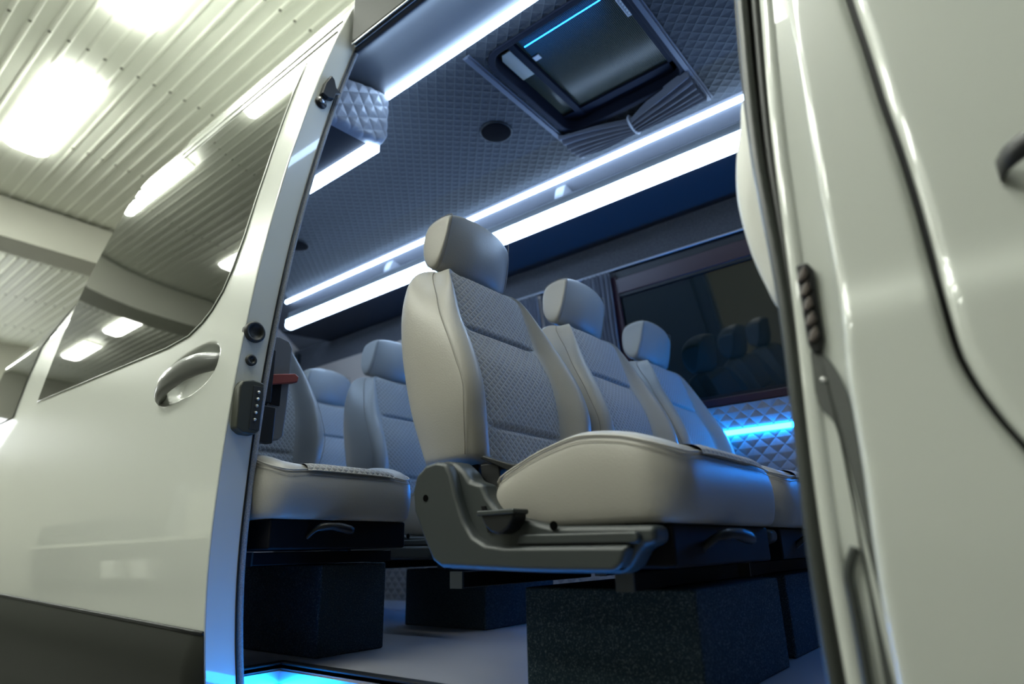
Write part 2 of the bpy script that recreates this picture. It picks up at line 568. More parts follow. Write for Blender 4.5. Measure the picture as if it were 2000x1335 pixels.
# near side wall behind the sliding door (inside lining), lower sill
g = G().grid(2, 40, lambda a, b: (-3.5 + (SX - 0.02 + 3.5) * a, fd(-0.06 + 2.2 * b) + 0.105, -0.06 + 2.2 * b))
struct('wall_near', g, LINER, 'lining of the side wall behind the open sliding door', 'wall')

# far window
def lean(g_):
    g_.v = [(p[0], p[1] - WY + WS(p[2]), p[2]) for p in g_.v]
    return g_
t = thing('window_1', (-0.6, WY, 0.94), 'dark side window of the van with maroon frame', 'window', None, 'structure')
obj('window_pane', lean(G().box(-1.50, 0.28, WY + 0.006, WY + 0.014, 0.92, 1.66)), WGLASS, t)
f = G().box(-1.50, 0.28, WY - 0.015, WY + 0.005, 1.60, 1.685).box(-1.50, 0.28, WY - 0.015, WY + 0.005, 0.925, 0.965).box(-1.53, -1.485, WY - 0.015, WY + 0.005, 0.925, 1.70)
obj('window_frame', lean(f), MAROON, t, bevel=0.005)
f = G().box(-1.50, 0.28, WY - 0.004, WY + 0.012, 1.66, 1.75).box(-1.50, 0.28, WY - 0.010, WY + 0.003, 1.585, 1.60).box(-1.50, 0.28, WY - 0.010, WY + 0.003, 0.965, 0.98)
obj('window_gasket', lean(f), BLACK, t)

# curtain rail and gathered curtains
o = obj('curtain_rail', G().tube([(-2.2, WS(1.74) - 0.02, 1.742), (0.28, WS(1.74) - 0.02, 1.722)], 0.007, 10), ALU)
tag(o, 'thin metal curtain rail running above the dark side window', 'rail')
def curtain(x0, x1, label):
    gg = G()
    nw = int((x1 - x0) / 0.0045)
    def fn(a, b):
        pin = 1 - 0.18 * math.sin(math.pi * b) ** 2
        x = (x0 + x1) / 2 + (a - 0.5) * (x1 - x0) * pin
        ph = 2 * math.pi * a * (x1 - x0) / 0.027
        return (x, WS(1.725 - 0.86 * b) - 0.03 + 0.016 * math.sin(ph + 0.6 * math.sin(5 * b)) + 0.005 * math.sin(2.3 * ph + 3 * b), 1.725 - 0.86 * b)
    gg.grid(nw, 24, fn)
    o_ = obj('window_curtain', gg, CURT, smooth=True)
    sd = o_.modifiers.new('thick', 'SOLIDIFY')
    sd.thickness = 0.002
    return tag(o_, label, 'curtain', 'side window curtains')
curtain(-1.69, -1.505, 'grey pleated curtain gathered beside the dark window, behind the second headrest')
curtain(-2.16, -2.0, 'grey pleated curtain just visible between the two nearest headrests')

# ------------------------------------------------------------------ ceiling lights, racks
def strip(name, g_, m, label, cat, group):
    return tag(obj(name, g_, m), label, cat, group)
strip('ceiling_light_strip', G().box(-1.775, 0.28, 1.410, 1.432, 2.150, 2.172), LED, 'white LED strip above the door, from quilted rack end to picture top', 'light strip', 'white ceiling light strips')
strip('ceiling_light_strip', G().box(-4.15, 0.28, 2.430, 2.447, 2.150, 2.170), LED, 'thin white LED strip on the far ceiling edge above the wide glowing rack strip', 'light strip', 'white ceiling light strips')

# cove over the door
g = G()
cove = catmull([(0, 1.425, 2.185), (0, 1.41, 2.172), (0, 1.36, 2.16), (0, 1.26, 2.135), (0, 1.18, 2.105), (0, 1.13, 2.075), (0, 1.115, 2.08)], 4)
lathe_strip(g, [(p.y, p.z) for p in cove], -1.80, 0.28)
struct('trim_3', g, SOFT, 'smooth grey padded cove above the door opening', 'trim', smooth=True)
g = G().box(-1.58, 0.28, 1.085, 1.125, 2.08, 2.30)
struct('trim_4', g, RUBBER, 'black door rail in the header above the opening', 'trim', bevel=0.006)
g = G().box(-1.58, 0.28, 1.088, 1.092, 2.074, 2.084).box(-1.58, 0.28, 1.101, 1.104, 2.072, 2.084)
struct('trim_5', g, ALU, 'thin bright lines of the door rail', 'trim')
# far cove: from ceiling edge to the far wall behind the rack
g = G()
cove = [(2.445, 2.20), (2.46, 2.168), (2.60, 2.14), (2.74, 2.06), (2.92, 1.93)]
lathe_strip(g, cove, -4.6, 0.28)
struct('trim_6', g, LINER, 'plain lining behind the far luggage rack', 'trim', smooth=True)
g = G()
lathe_strip(g, [(1.17, 2.2), (1.42, 2.2)], -3.5, -1.80)
struct('trim_7', g, LINER, 'lining above the rack on the door side', 'trim')

t = thing('luggage_rack', (-2.0, 2.66, 1.885), 'long far luggage rack with wide glowing front strip above the seats', 'luggage rack', 'luggage racks')
obj('shelf', G().prism([(2.40, 1.886), (2.90, 1.93), (2.90, 1.95), (2.40, 1.915)], -4.10, 0.28, 0), RACKM, t)
obj('light_strip', G().prism([(2.350, 1.895), (2.365, 1.883), (2.40, 1.880), (2.40, 1.946), (2.352, 1.946)], -3.98, 0.27, 0), LEDS, t, label='wide white glowing strip')
obj('front_lip', G().prism([(2.362, 1.946), (2.40, 1.946), (2.40, 2.005), (2.380, 2.005)], -4.0, 0.27, 0), PLASTICL, t)
obj('lip_edge', G().box(-4.0, 0.27, 2.378, 2.400, 2.005, 2.011), ALU, t)
def divider(x):
    gg = G()
    out = [(2.46, 1.99), (2.47, 2.10), (2.50, 2.165), (2.54, 2.175), (2.60, 2.15), (2.68, 2.02), (2.68, 1.98)]
    out = [(p.x, p.y) for p in catmull([(a, b, 0) for a, b in out], 4)]
    gg.prism([(a, b) for a, b in out], x - 0.03, x + 0.03, 0)
    o_ = obj('divider', gg, PANELW, t, bevel=0.02, seg=3, label='pale quilted divider')
PANELW = mat('pale_quilted_leatherette', (0.36, 0.36, 0.38), 0.45, bump=(45, 0.004))
divider(-1.60); divider(-3.0)
t = thing('luggage_rack', (-3.0, 1.2, 1.885), 'near luggage rack with quilted end panel above the sliding door', 'luggage rack', 'luggage racks')
obj('shelf', G().box(-3.45, -1.80, 1.09, 1.345, 1.888, 1.915), RACKM, t)
obj('light_strip', G().box(-3.4, -1.79, 1.345, 1.405, 1.876, 1.965), LEDS, t, label='white glowing strip')
obj('back_panel', G().prism([(1.095, 1.888), (1.105, 1.888), (1.18, 2.2), (1.17, 2.2)], -3.45, -1.80, 0), LINER, t)
# quilted padded end panel, really quilted
def endpanel():
    gg = G()
    NU, NV = 120, 72
    def outline(a):
        yy = 1.085 + (1.432 - 1.085) * a
        lo = float(np.interp(yy, [0.985, 1.15, 1.30, 1.37, 1.405, 1.425, 1.432], [1.874, 1.878, 1.886, 1.893, 1.905, 1.935, 1.97]))
        hi = float(np.interp(yy, [0.985, 1.10, 1.16, 1.26, 1.36, 1.41, 1.432], [2.07, 2.085, 2.105, 2.135, 2.16, 2.165, 2.165]))
        return yy, lo, hi
    def fn(a, b):
        yy, lo, hi = outline(a)
        z = lo + (hi - lo) * b
        e = min(1, min(b, 1 - b) / 0.10) * min(1, (1 - a) / 0.06 + 0.02)
        rnd = math.sqrt(max(0, 1 - (1 - e) ** 2))
        c = 0.060
        tri = lambda q: abs(((q / c) % 1.0) - 0.5) * 2
        u_, w_ = yy * 0.9 + z * 0.55, yy * -0.55 + z * 1.0
        h = min(1 - tri(u_), 1 - tri(w_))
        return (-1.800 + 0.034 * rnd + 0.010 * (h ** 0.45) * rnd, yy, z)
    gg.grid(NU, NV, fn)
    return gg
PANELE = mat('grey_quilted_leatherette', (0.36, 0.36, 0.37), 0.42, bump=(300, 0.0004))
obj('end_panel', endpanel(), PANELE, t, smooth=True, label='padded quilted end panel')
# rear cabinet closing the racks
o = obj('overhead_cabinet', G().box(-4.59, -4.22, 1.45, 2.36, 1.93, 2.19), PANELW, bevel=0.02)
tag(o, 'pale quilted overhead cabinet at the rear, glimpsed beside the door edge', 'cabinet')
o = obj('indicator_light', G().box(-4.219, -4.205, 2.335, 2.35, 2.08, 2.14), GREEN)
tag(o, 'tiny green indicator light on the rear overhead cabinet', 'indicator')

# blue light strip on the far wall
o = obj('blue_light_strip', G().box(-2.6, 0.28, WY + 0.008, WY + 0.019, 0.776, 0.798), BLUEW)
tag(o, 'bright blue LED strip on quilted wall under the dark window', 'light strip', 'blue light strips')

# speakers
def speaker(x, y_, label):
    t_ = thing('ceiling_speaker', (x, y_, CZ - 0.012), label, 'speaker', 'round ceiling speakers')
    obj('grille', G().disc((x, y_, CZ - 0.002), (0, 0, -1), 0.072, 0.01, 40, steps=[(0.072, 0), (0.072, 0.006), (0.066, 0.009), (0.02, 0.011)]), SPEAK, t_, smooth=True)
    obj('rim', G().tube([(x + 0.073 * math.cos(q), y_ + 0.073 * math.sin(q), CZ - 0.004) for q in np.linspace(0, 2 * math.pi, 40, endpoint=False)], 0.004, 6, True), BLACK, t_, smooth=True)
speaker(-1.60, 1.948, 'round black ceiling speaker between roof hatch and quilted rack end')
speaker(-3.325, 1.99, 'round black ceiling speaker further back beside the door edge')

# ------------------------------------------------------------------ roof hatch
t = thing('roof_hatch', ((HX0 + HX1) / 2, (HY0 + HY1) / 2, CZ - 0.02), 'black framed roof hatch with dark dotted glass', 'hatch')
def rrect(x0, x1, y0, y1, r, n=6):
    out = []
    for cx, cy, a0 in ((x1 - r, y1 - r, 0), (x0 + r, y1 - r, 90), (x0 + r, y0 + r, 180), (x1 - r, y0 + r, 270)):
        for k in range(n + 1):
            a = math.radians(a0 + 90 * k / n)
            out.append((cx + r * math.cos(a), cy + r * math.sin(a)))
    return out
def ringz(o_, i_, z0, z1):
    gg = G()
    n_ = len(o_)
    vs_ = [(*p, z0) for p in o_] + [(*p, z0) for p in i_] + [(*p, z1) for p in i_] + [(*p, z1) for p in o_]
    fs_ = []
    for k in range(n_):
        j = (k + 1) % n_
        for a in range(4):
            b = (a + 1) % 4
            fs_.append((a * n_ + k, a * n_ + j, b * n_ + j, b * n_ + k))
    return gg.add(vs_, fs_)
HFRAME = mat('hatch_frame', (0.006, 0.008, 0.016), 0.6, spec=0.12)
obj('frame', ringz(rrect(HX0 - 0.02, HX1 + 0.02, HY0 - 0.02, HY1 + 0.02, 0.09), rrect(HX0 + 0.008, HX1 - 0.008, HY0 + 0.008, HY1 - 0.008, 0.07), CZ - 0.010, CZ + 0.065), HFRAME, t, bevel=0.006)
gz = CZ + 0.058
gg = G().grid(2, 2, lambda a, b: (HX0 + (HX1 - HX0) * a, HY0 + (HY1 - HY0) * b, gz), lambda a, b: (0.6 * a, 0.6 * b))
obj('glass_pane', gg, dotted_glass('hatch_glass'), t, label='dark glass with a fine dot screen, light through its openings painted pale')
obj('blue_glow_strip', G().box(-1.20, -0.84, 1.6535, 1.6560, gz - 0.014, gz - 0.0115), BLUEL, t, label='thin glowing strip added for the blue reflection on the glass')  # emitter added to give the hatch glass its blue reflection
obj('cover_plate', G().prism([(-1.318, 1.655), (-1.300, 1.63), (-1.258, 1.63), (-1.258, 1.80), (-1.318, 1.80)], gz - 0.016, gz - 0.010, 2), mat('ribbed_plate', (0.45, 0.43, 0.33), 0.5), t)
obj('inner_bar', G().box(-1.255, -1.225, HY0 + 0.012, HY1 - 0.012, gz - 0.020, gz - 0.002), HFRAME, t)
obj('inner_bar', G().box(HX0 + 0.012, HX1 - 0.012, HY1 - 0.075, HY1 - 0.012, gz - 0.014, gz - 0.002).box(HX1 - 0.045, HX1 - 0.012, HY0 + 0.012, HY1 - 0.012, gz - 0.014, gz - 0.002), HFRAME, t)
s_ = obj('sticker', G().box(-0.800, -0.780, 1.70, 1.80, gz - 0.006, gz - 0.003), STICK, t, label='white printed sticker along the frame')
gg = G()
for k in range(16):
    y0_ = 1.705 + k * 0.0058
    gg.box(-0.797, -0.785 - 0.003 * (k % 3), y0_, y0_ + 0.0032, gz - 0.0068, gz - 0.0058)
obj('print', gg, INK, s_)
obj('sticker', G().box(-1.215, -1.185, 1.73, 1.755, gz - 0.006, gz - 0.003), STICK, t, label='small square sticker')
for xr, nm in ((-1.385, 'a'), (-0.715, 'b')):
    o = obj('shade_rail', G().box(xr - 0.010, xr + 0.010, 1.50, 2.39, CZ - 0.016, CZ - 0.001).box(xr - 0.018, xr - 0.010, 1.50, 2.39, CZ - 0.008, CZ - 0.001).box(xr + 0.010, xr + 0.018, 1.50, 2.39, CZ - 0.008, CZ - 0.001), mat('rail_' + nm, (0.06, 0.066, 0.085), 0.5), bevel=0.002)
    tag(o, 'slim grey shade rail on the ceiling, on the %s side of the hatch' % ('speaker' if nm == 'a' else 'door pillar'), 'rail', 'hatch shade rails')
# gathered hatch curtain tied in the middle
gg = G()
def hc(a, b):
    x = -1.38 + 0.665 * a
    w = 0.045 + 0.065 * abs(2 * a - 1) ** 0.8
    yc = 2.30 - 0.04 * abs(2 * a - 1)
    ph = b * 2 * math.pi * 6
    lift = 0.010 + 0.014 * (1 - abs(2 * a - 1))
    return (x, yc + (b - 0.5) * 2 * w, CZ - 0.006 - lift - 0.020 * math.sin(ph + 1.2 * math.sin(6 * a)) - 0.02 * math.sin(math.pi * b))
gg.grid(40, 90, hc)
t = thing('hatch_curtain', (-1.05, 2.30, CZ - 0.04), 'grey gathered sunshade curtain tied beside the roof hatch', 'curtain')
o = obj('curtain_cloth', gg, CURT, t, smooth=True)
gt = G().tube([(-1.05, 2.30 + 0.058 * math.cos(q), CZ - 0.030 + 0.033 * math.sin(q)) for q in np.linspace(0, 2 * math.pi, 24, endpoint=False)], 0.006, 6, True)
obj('tie_band', gt, mat('tie_cloth', (0.35, 0.37, 0.42), 0.6), t, smooth=True)

# ------------------------------------------------------------------ entry step with light strips
g = G().box(SX, -0.24, 0.84, SY, -0.34, -0.30).box(SX, -0.24, SY, SY + 0.02, -0.34, -0.06).box(SX - 0.02, SX, 0.86, SY + 0.02, -0.34, -0.06)
t = thing('entry_step', (-1.0, 1.0, -0.34), 'sunken entry step with glowing blue light strips under its edge', 'step')
obj('tread', g, LINER, t)
e_ = G().box(SX - 0.03, -0.24, SY, SY + 0.028, -0.012, 0.006).box(SX - 0.03, SX, 0.88, SY + 0.028, -0.012, 0.006)
obj('edge_trim', e_, BLACK, t, bevel=0.003)
obj('light_strip', G().box(SX + 0.004, -0.30, SY - 0.012, SY - 0.002, -0.075, -0.048), BLUEC, t, label='glowing blue strip on the long edge')
obj('light_strip', G().box(SX + 0.002, SX + 0.012, 0.88, SY - 0.012, -0.075, -0.048), BLUEC, t, label='glowing blue strip on the rear edge')
obj('light_profile', G().box(SX + 0.001, -0.30, SY - 0.006, SY, -0.044, -0.014).box(SX, SX + 0.006, 0.88, SY, -0.044, -0.014), ALU, t)

# ------------------------------------------------------------------ seat plinths
def plinth(x0, x1, y0, y1, h, label):
    o_ = obj('seat_plinth', G().box(x0, x1, y0, y1, 0.0, h), PLINTH, bevel=0.006)
    return tag(o_, label, 'seat plinth', 'carpeted seat plinths')
plinth(-0.935, -0.525, 1.21, 1.72, 0.203, 'speckled carpet plinth under the nearest seat, cut by the bottom picture edge')
plinth(-0.935, -0.545, 1.85, 2.75, 0.203, 'dark carpet plinth under the two seats by the window')
plinth(-2.25, -1.69, 1.195, 1.445, 0.257, 'speckled carpet plinth standing behind the glowing entry step')
plinth(-2.14, -1.69, 1.94, 2.4, 0.22, 'shadowed carpet plinth glimpsed below the grey seat cover')

# ------------------------------------------------------------------ seats
YC = 1.345
Z0 = 0.205
ROOT = Vector((-0.75, YC, Z0))
def make_seat(label):
    t_ = thing('passenger_chair', ROOT, label, 'seat', 'passenger seats')
    # backrest -------------------------------------------------
    zz = [0.47, 0.52, 0.64, 0.75, 0.88, 0.95, 1.02, 1.05, 1.072, 1.083]
    W_ = smooth_interp(zz, [0.255, 0.268, 0.288, 0.287, 0.276, 0.262, 0.238, 0.218, 0.188, 0.135])
    WF = smooth_interp(zz, [0.255, 0.268, 0.290, 0.288, 0.268, 0.240, 0.198, 0.180, 0.155, 0.110])
    XR = smooth_interp(zz, [-1.160, -1.172, -1.207, -1.237, -1.262, -1.270, -1.270, -1.265, -1.252, -1.225])
    XS = smooth_interp(zz, [-1.012, -1.001, -0.986, -1.022, -1.092, -1.132, -1.185, -1.204, -1.212, -1.212])
    XF = smooth_interp(zz, [-0.975, -0.965, -0.962, -0.99, -1.058, -1.092, -1.128, -1.146, -1.165, -1.196])
    XI = smooth_interp(zz, [-1.005, -1.009, -1.018, -1.042, -1.098, -1.12, -1.142, -1.153, -1.168, -1.195])
    WI = smooth_interp(zz, [0.165, 0.171, 0.176, 0.182, 0.177, 0.171, 0.169, 0.164, 0.146, 0.1])
    levels = [0.47, 0.50, 0.55, 0.61, 0.67, 0.73, 0.79, 0.85, 0.90, 0.95, 0.99, 1.02, 1.045, 1.062, 1.074, 1.083]
    rings = []
    for z in levels:
        w, wf, xr, xs, xf, xi, wi = W_(z), WF(z), XR(z), XS(z), XF(z), XI(z), WI(z)
        h = [(xi - 0.016, 0.0), (xi - 0.014, 0.55 * wi), (xi - 0.006, 0.97 * wi), (xi + 0.25 * (xf - xi), wi + 0.12 * (wf - wi)),
             (xf - 0.002, wi + 0.42 * (wf - wi)), (xf - 0.001, wi + 0.62 * (wf - wi)), (0.6 * xf + 0.4 * xs, wi + 0.85 * (wf - wi)), (xs, 0.985 * wf),
             (0.65 * xs + 0.35 * xr, 0.5 * w + 0.5 * wf), (0.3 * xs + 0.7 * xr, 0.99 * w), (0.08 * xs + 0.92 * xr, 0.95 * w), (xr - 0.004, 0.86 * w), (xr - 0.010, 0.5 * w), (xr - 0.012, 0.0)]
        ring = [(x, YC + v, z) for x, v in h] + [(x, YC - v, z) for x, v in h[-2:0:-1]]
        rings.append(ring)
    obj('backrest', G().loft(rings), LEATHER, t_, smooth=True, sub=2)
    # quilted centre panel with two cross seams
    def ins(a, b):
        z = 0.475 + (1.052 - 0.475) * a
        v = (2 * b - 1) * WI(z) * 0.985
        gro = 0.0
        for zs in (0.585, 0.868):
            gro += 0.012 * math.exp(-((z - zs) / 0.006) ** 2) - 0.004 * math.exp(-((z - zs) / 0.04) ** 2) * 0
        puff = 0.006 * (1 - (2 * b - 1) ** 4)
        for lo, hi in ((0.40, 0.585), (0.585, 0.868), (0.868, 1.10)):
            if lo <= z <= hi:
                puff += 0.006 * math.sqrt(max(0, 1 - ((2 * z - lo - hi) / (hi - lo)) ** 2)) * (1 - (2 * b - 1) ** 4)
        return (XI(z) - 0.005 + puff - gro * (1 - (2 * b - 1) ** 6), YC + v, z)
    obj('backrest_insert', G().grid(120, 24, ins, lambda a, b: (0.6 * a, 0.34 * b)), INSERT, t_, smooth=True, label='grey quilted fabric centre panel')
    for s in (-1, 1):
        pts = [(XS(z) + 0.001, YC + s * (0.985 * WF(z) + 0.0012 + 0.006 * max(0, (z - 0.90) / 0.16)), z) for z in np.linspace(0.50, 1.065, 40)]
        obj('backrest_seam', G().tube(pts, 0.0011, 6), SEAM, t_, smooth=True)
        pts = [(0.5 * XS(z) + 0.5 * XF(z) + 0.0035, YC + s * (WI(z) + 0.90 * (WF(z) - WI(z))), z) for z in np.linspace(0.50, 1.05, 40)]
    # headrest -------------------------------------------------
    base = [(-1.178, 1.266), (-1.168, 1.250), (-1.160, 1.215), (-1.158, 1.165), (-1.168, 1.115), (-1.182, 1.085), (-1.205, 1.070), (-1.240, 1.082), (-1.272, 1.118), (-1.284, 1.155), (-1.288, 1.205), (-1.278, 1.243), (-1.262, 1.262), (-1.220, 1.272)]
    endp = [(-1.176, 1.264), (-1.172, 1.251), (-1.177, 1.213), (-1.186, 1.165), (-1.199, 1.120), (-1.211, 1.096), (-1.232, 1.086), (-1.255, 1.098), (-1.276, 1.128), (-1.285, 1.160), (-1.287, 1.205), (-1.279, 1.240), (-1.263, 1.258), (-1.220, 1.267)]
    cx, cz = -1.222, 1.172
    def hprof(v):
        t = min(max((abs(v) - 0.06) / 0.078, 0), 1)
        t = t * t * (3 - 2 * t)
        return [(a[0] * (1 - t) + b[0] * t, a[1] * (1 - t) + b[1] * t) for a, b in zip(base, endp)]
    rings = []
    for v, s, dz in ((-0.1535, 0.60, 0), (-0.1530, 0.84, 0), (-0.1505, 0.94, -0.003), (-0.1455, 0.99, -0.002), (-0.1400, 1.0, 0.0), (-0.105, 1.01, 0.008), (-0.05, 1.015, 0.013), (0.0, 1.02, 0.014), (0.05, 1.015, 0.012), (0.10, 1.01, 0.002), (0.128, 1.0, -0.010), (0.142, 0.985, -0.018), (0.1505, 0.92, -0.024), (0.153, 0.80, -0.02), (0.1535, 0.58, -0.01)):
        rings.append([(cx + (a - cx) * s + (0.003 if abs(v) < 0.11 and a > cx else 0), YC + v * (1 + 0.05 * (cz - b) / 0.09), cz + (b - cz) * s + dz * max(0, min(1, (b - cz - 0.02) / 0.05))) for a, b in hprof(v)])
    h_ = obj('headrest', G().loft(rings), LEATHER, t_, smooth=True, sub=2)
    for s in (-1, 1):
        rp = catmull([(cx + (a - cx) * 0.985, YC + s * 0.1425 * (1 + 0.05 * (cz - b) / 0.09), cz + (b - cz) * 0.985) for a, b in endp], 4, True)
        obj('headrest_seam', G().tube(rp, 0.0011, 6, True), SEAM, h_, smooth=True)
    for s in (-0.05, 0.05):
        obj('headrest_post', G().tube([(-1.215, YC + s, 1.10), (-1.205, YC + s, 1.02)], 0.006, 8), STEEL, t_, smooth=True)
    # cushion --------------------------------------------------
    X0, X1, HW = -0.905, -0.465, 0.295
    zw = smooth_interp([-0.92, -0.90, -0.835, -0.753, -0.664, -0.583, -0.52, -0.465], [0.415, 0.432, 0.462, 0.492, 0.509, 0.500, 0.482, 0.462])
    zc = smooth_interp([-0.92, -0.80, -0.65, -0.52, -0.465], [0.405, 0.425, 0.452, 0.474, 0.468])
    def top(x, v):
        k = min(max((abs(v) - 0.165) / 0.075, 0), 1)
        k = k * k * (3 - 2 * k)
        return zc(x) + (zw(x) - zc(x)) * k
    NP = 96
    def plan(inset):
        hw, x0, x1 = HW - inset, X0 + inset, X1 - inset
        rf, rr = max(0.075 - inset, 0.02), max(0.05 - inset, 0.015)
        pts = []
        for cx_, cy_, a0, r in ((x1 - rf, hw - rf, 0, rf), (x0 + rr, hw - rr, 90, rr), (x0 + rr, -hw + rr, 180, rr), (x1 - rf, -hw + rf, 270, rf)):
            for k in range(10):
                a = math.radians(a0 + 90 * k / 9)
                pts.append((cx_ + r * math.cos(a), cy_ + r * math.sin(a)))
        # resample evenly
        P = pts + [pts[0]]
        L = [0]
        for i in range(len(P) - 1):
            L.append(L[-1] + math.dist(P[i], P[i + 1]))
        out = []
        for k in range(NP):
            d = L[-1] * k / NP
            i = min(int(np.searchsorted(L, d, side='right')) - 1, len(P) - 2)
            f_ = (d - L[i]) / max(L[i + 1] - L[i], 1e-9)
            out.append((P[i][0] + (P[i + 1][0] - P[i][0]) * f_, P[i][1] + (P[i + 1][1] - P[i][1]) * f_))
        return out
    zb = lambda x: 0.326 - 0.0 * x
    rings = []
    for inset, kind in ((0.030, 'b0'), (0.012, 'b1'), (0.003, 'b2'), (-0.004, 'm1'), (-0.006, 'm2'), (-0.002, 'm3'), (0.004, 'seam'), (0.010, 't1'), (0.024, 't2'), (0.045, 't3'), (0.075, 't4'), (0.105, 't5'), (0.135, 't6'), (0.18, 't7')):
        ring = []
        for x, v in plan(max(inset, -0.01)):
            tz = top(x, v)
            s_z = tz - 0.020
            if kind[0] == 'b':
                z = {'b0': 0.322, 'b1': 0.323, 'b2': 0.332}[kind]
            elif kind[0] == 'm':
                f_ = {'m1': 0.3, 'm2': 0.6, 'm3': 0.87}[kind]
                z = 0.332 + (s_z - 0.332) * f_
            elif kind == 'seam':
                z = s_z
            elif kind == 't1':
                z = tz - 0.010
            elif kind == 't2':
                z = tz - 0.002
            else:
                z = tz
            ring.append((x, YC + v, z))
        rings.append(ring)
    obj('cushion', G().loft(rings), LEATHER, t_, smooth=True, sub=1)
    seam = [(x, YC + v, top(x, v) - 0.026) for x, v in plan(-0.001)]
    obj('cushion_seam', G().tube(seam, 0.0009, 6, True), SEAM, t_, smooth=True)
    seam = [(x, YC + v, top(x, v) - 0.014) for x, v in plan(0.003)]
    obj('cushion_piping', G().tube(seam, 0.0024, 6, True), PIPING, t_, smooth=True)
    def cin(a, b):
        v = (2 * b - 1) * 0.175
        s = a * 0.46
        x = -0.885 + s
        lim = X1 - 0.030
        if x <= lim:
            z = top(x, v)
        else:
            q = min((x - lim) / 0.035, 1.0) * math.pi / 2
            x = lim + 0.034 * math.sin(q)
            z = top(lim, v) - 0.022 * (1 - math.cos(q))
        return (x, YC + v, z + 0.004 * (1 - (2 * b - 1) ** 6))
    obj('cushion_insert', G().grid(70, 30, cin, lambda a, b: (0.46 * a, 0.35 * b)), INSERT, t_, smooth=True, label='grey quilted fabric centre panel')
    # frame, rails ---------------------------------------------
    obj('seat_frame', G().box(-1.02, -0.50, YC - 0.26, YC + 0.27, 0.245, 0.322).box(-1.10, -1.0, YC - 0.22, YC + 0.22, 0.28, 0.50), FRAME, t_, bevel=0.006)
    for x in (-1.042, -0.612):
        obj('cross_rail', G().box(x - 0.018, x + 0.018, YC - 0.245, YC + 0.30, Z0, Z0 + 0.034), FRAME, t_, bevel=0.003)
        obj('rail_cap', G().box(x - 0.019, x + 0.019, YC - 0.249, YC - 0.243, Z0 - 0.001, Z0 + 0.035), PLASTIC, t_)
    obj('slide_lever', G().tube(catmull([(-0.51, YC - 0.13, 0.272), (-0.475, YC - 0.115, 0.298), (-0.455, YC - 0.07, 0.303), (-0.448, YC - 0.005, 0.292)], 4), [0.008] * 5 + [0.011] * 4 + [0.013] * 3 + [0.010], 8), BLACK, t_, smooth=True)
    # recliner side cover --------------------------------------
    out = [(-1.094, 0.415), (-1.083, 0.452), (-1.052, 0.475), (-1.015, 0.480), (-0.980, 0.474), (-0.952, 0.452), (-0.935, 0.430), (-0.915, 0.424), (-0.900, 0.420), (-0.885, 0.392), (-0.862, 0.368), (-0.835, 0.352), (-0.80, 0.345), (-0.72, 0.325),
           (-0.505, 0.318), (-0.505, 0.288), (-0.532, 0.282), (-0.556, 0.250), (-0.576, 0.238), (-0.75, 0.240), (-0.996, 0.248), (-1.026, 0.262), (-1.053, 0.305), (-1.088, 0.370)]
    c_ = G().prism(out, 1.025, 1.085, 1)
    raised = [(-1.091, 0.415), (-1.080, 0.450), (-1.050, 0.472), (-1.015, 0.477), (-0.985, 0.470), (-0.968, 0.445), (-0.952, 0.395), (-0.930, 0.345), (-0.905, 0.312), (-0.872, 0.296), (-0.82, 0.290),
              (-0.545, 0.286), (-0.562, 0.252), (-0.580, 0.241), (-0.75, 0.243), (-0.995, 0.251), (-1.022, 0.265), (-1.049, 0.307), (-1.084, 0.371)]
    cov = obj('recliner_cover', c_, PLASTIC, t_, bevel=0.012, seg=3, label='moulded dark grey plastic side cover')
    obj('raised_rim', G().prism(raised, 1.000, 1.040, 1), PLASTIC, cov, bevel=0.016, seg=4)
    obj('ledge', G().prism([(-0.79, 0.312), (-0.535, 0.309), (-0.530, 0.298), (-0.535, 0.288), (-0.80, 0.292)], 1.010, 1.04, 1), PLASTIC, cov, bevel=0.005)
    obj('screw_hole', G().disc((-1.045, 0.9995, 0.398), (0, -1, 0), 0.0075, 0.001, 16), HOLE, cov)
    obj('screw_hole', G().disc((-0.715, 1.0235, 0.325), (0, -1, 0), 0.009, 0.002, 16), HOLE, cov)
    obj('lever_slot', G().prism([(-0.898, 0.372), (-0.888, 0.372), (-0.866, 0.318), (-0.880, 0.318)], 1.020, 1.027, 1), FRAME, cov)
    half = [(-0.873, 0.357), (-0.782, 0.352), (-0.786, 0.338), (-0.800, 0.322), (-0.822, 0.312), (-0.842, 0.316), (-0.858, 0.330), (-0.868, 0.346)]
    lv = obj('recline_lever', G().prism(half, 0.985, 1.030, 1), BLACK, t_, bevel=0.006, seg=3, label='black half-round recline lever')
    obj('lever_top', G().box(-0.876, -0.779, 0.980, 1.03, 0.350, 0.360), PLASTIC, lv, bevel=0.003)
    # seat belt buckle -----------------------------------------
    bk = obj('belt_buckle', G().loft([[(-0.905 + a - (z - 0.33) * 0.15, YC - 0.235 + b, z) for a, b in ((-0.035, -0.022), (0.02, -0.022), (0.02, 0.02), (-0.035, 0.02))] for z in (0.33, 0.40, 0.45, 0.472)]), BLACK, t_, bevel=0.004)
    obj('buckle_tongue', G().prism([(-0.955, 0.485), (-0.945, 0.490), (-0.86, 0.462), (-0.82, 0.462), (-0.82, 0.448), (-0.87, 0.448)], YC - 0.265, YC - 0.215, 1), BLACK, bk, bevel=0.003)
    return t_

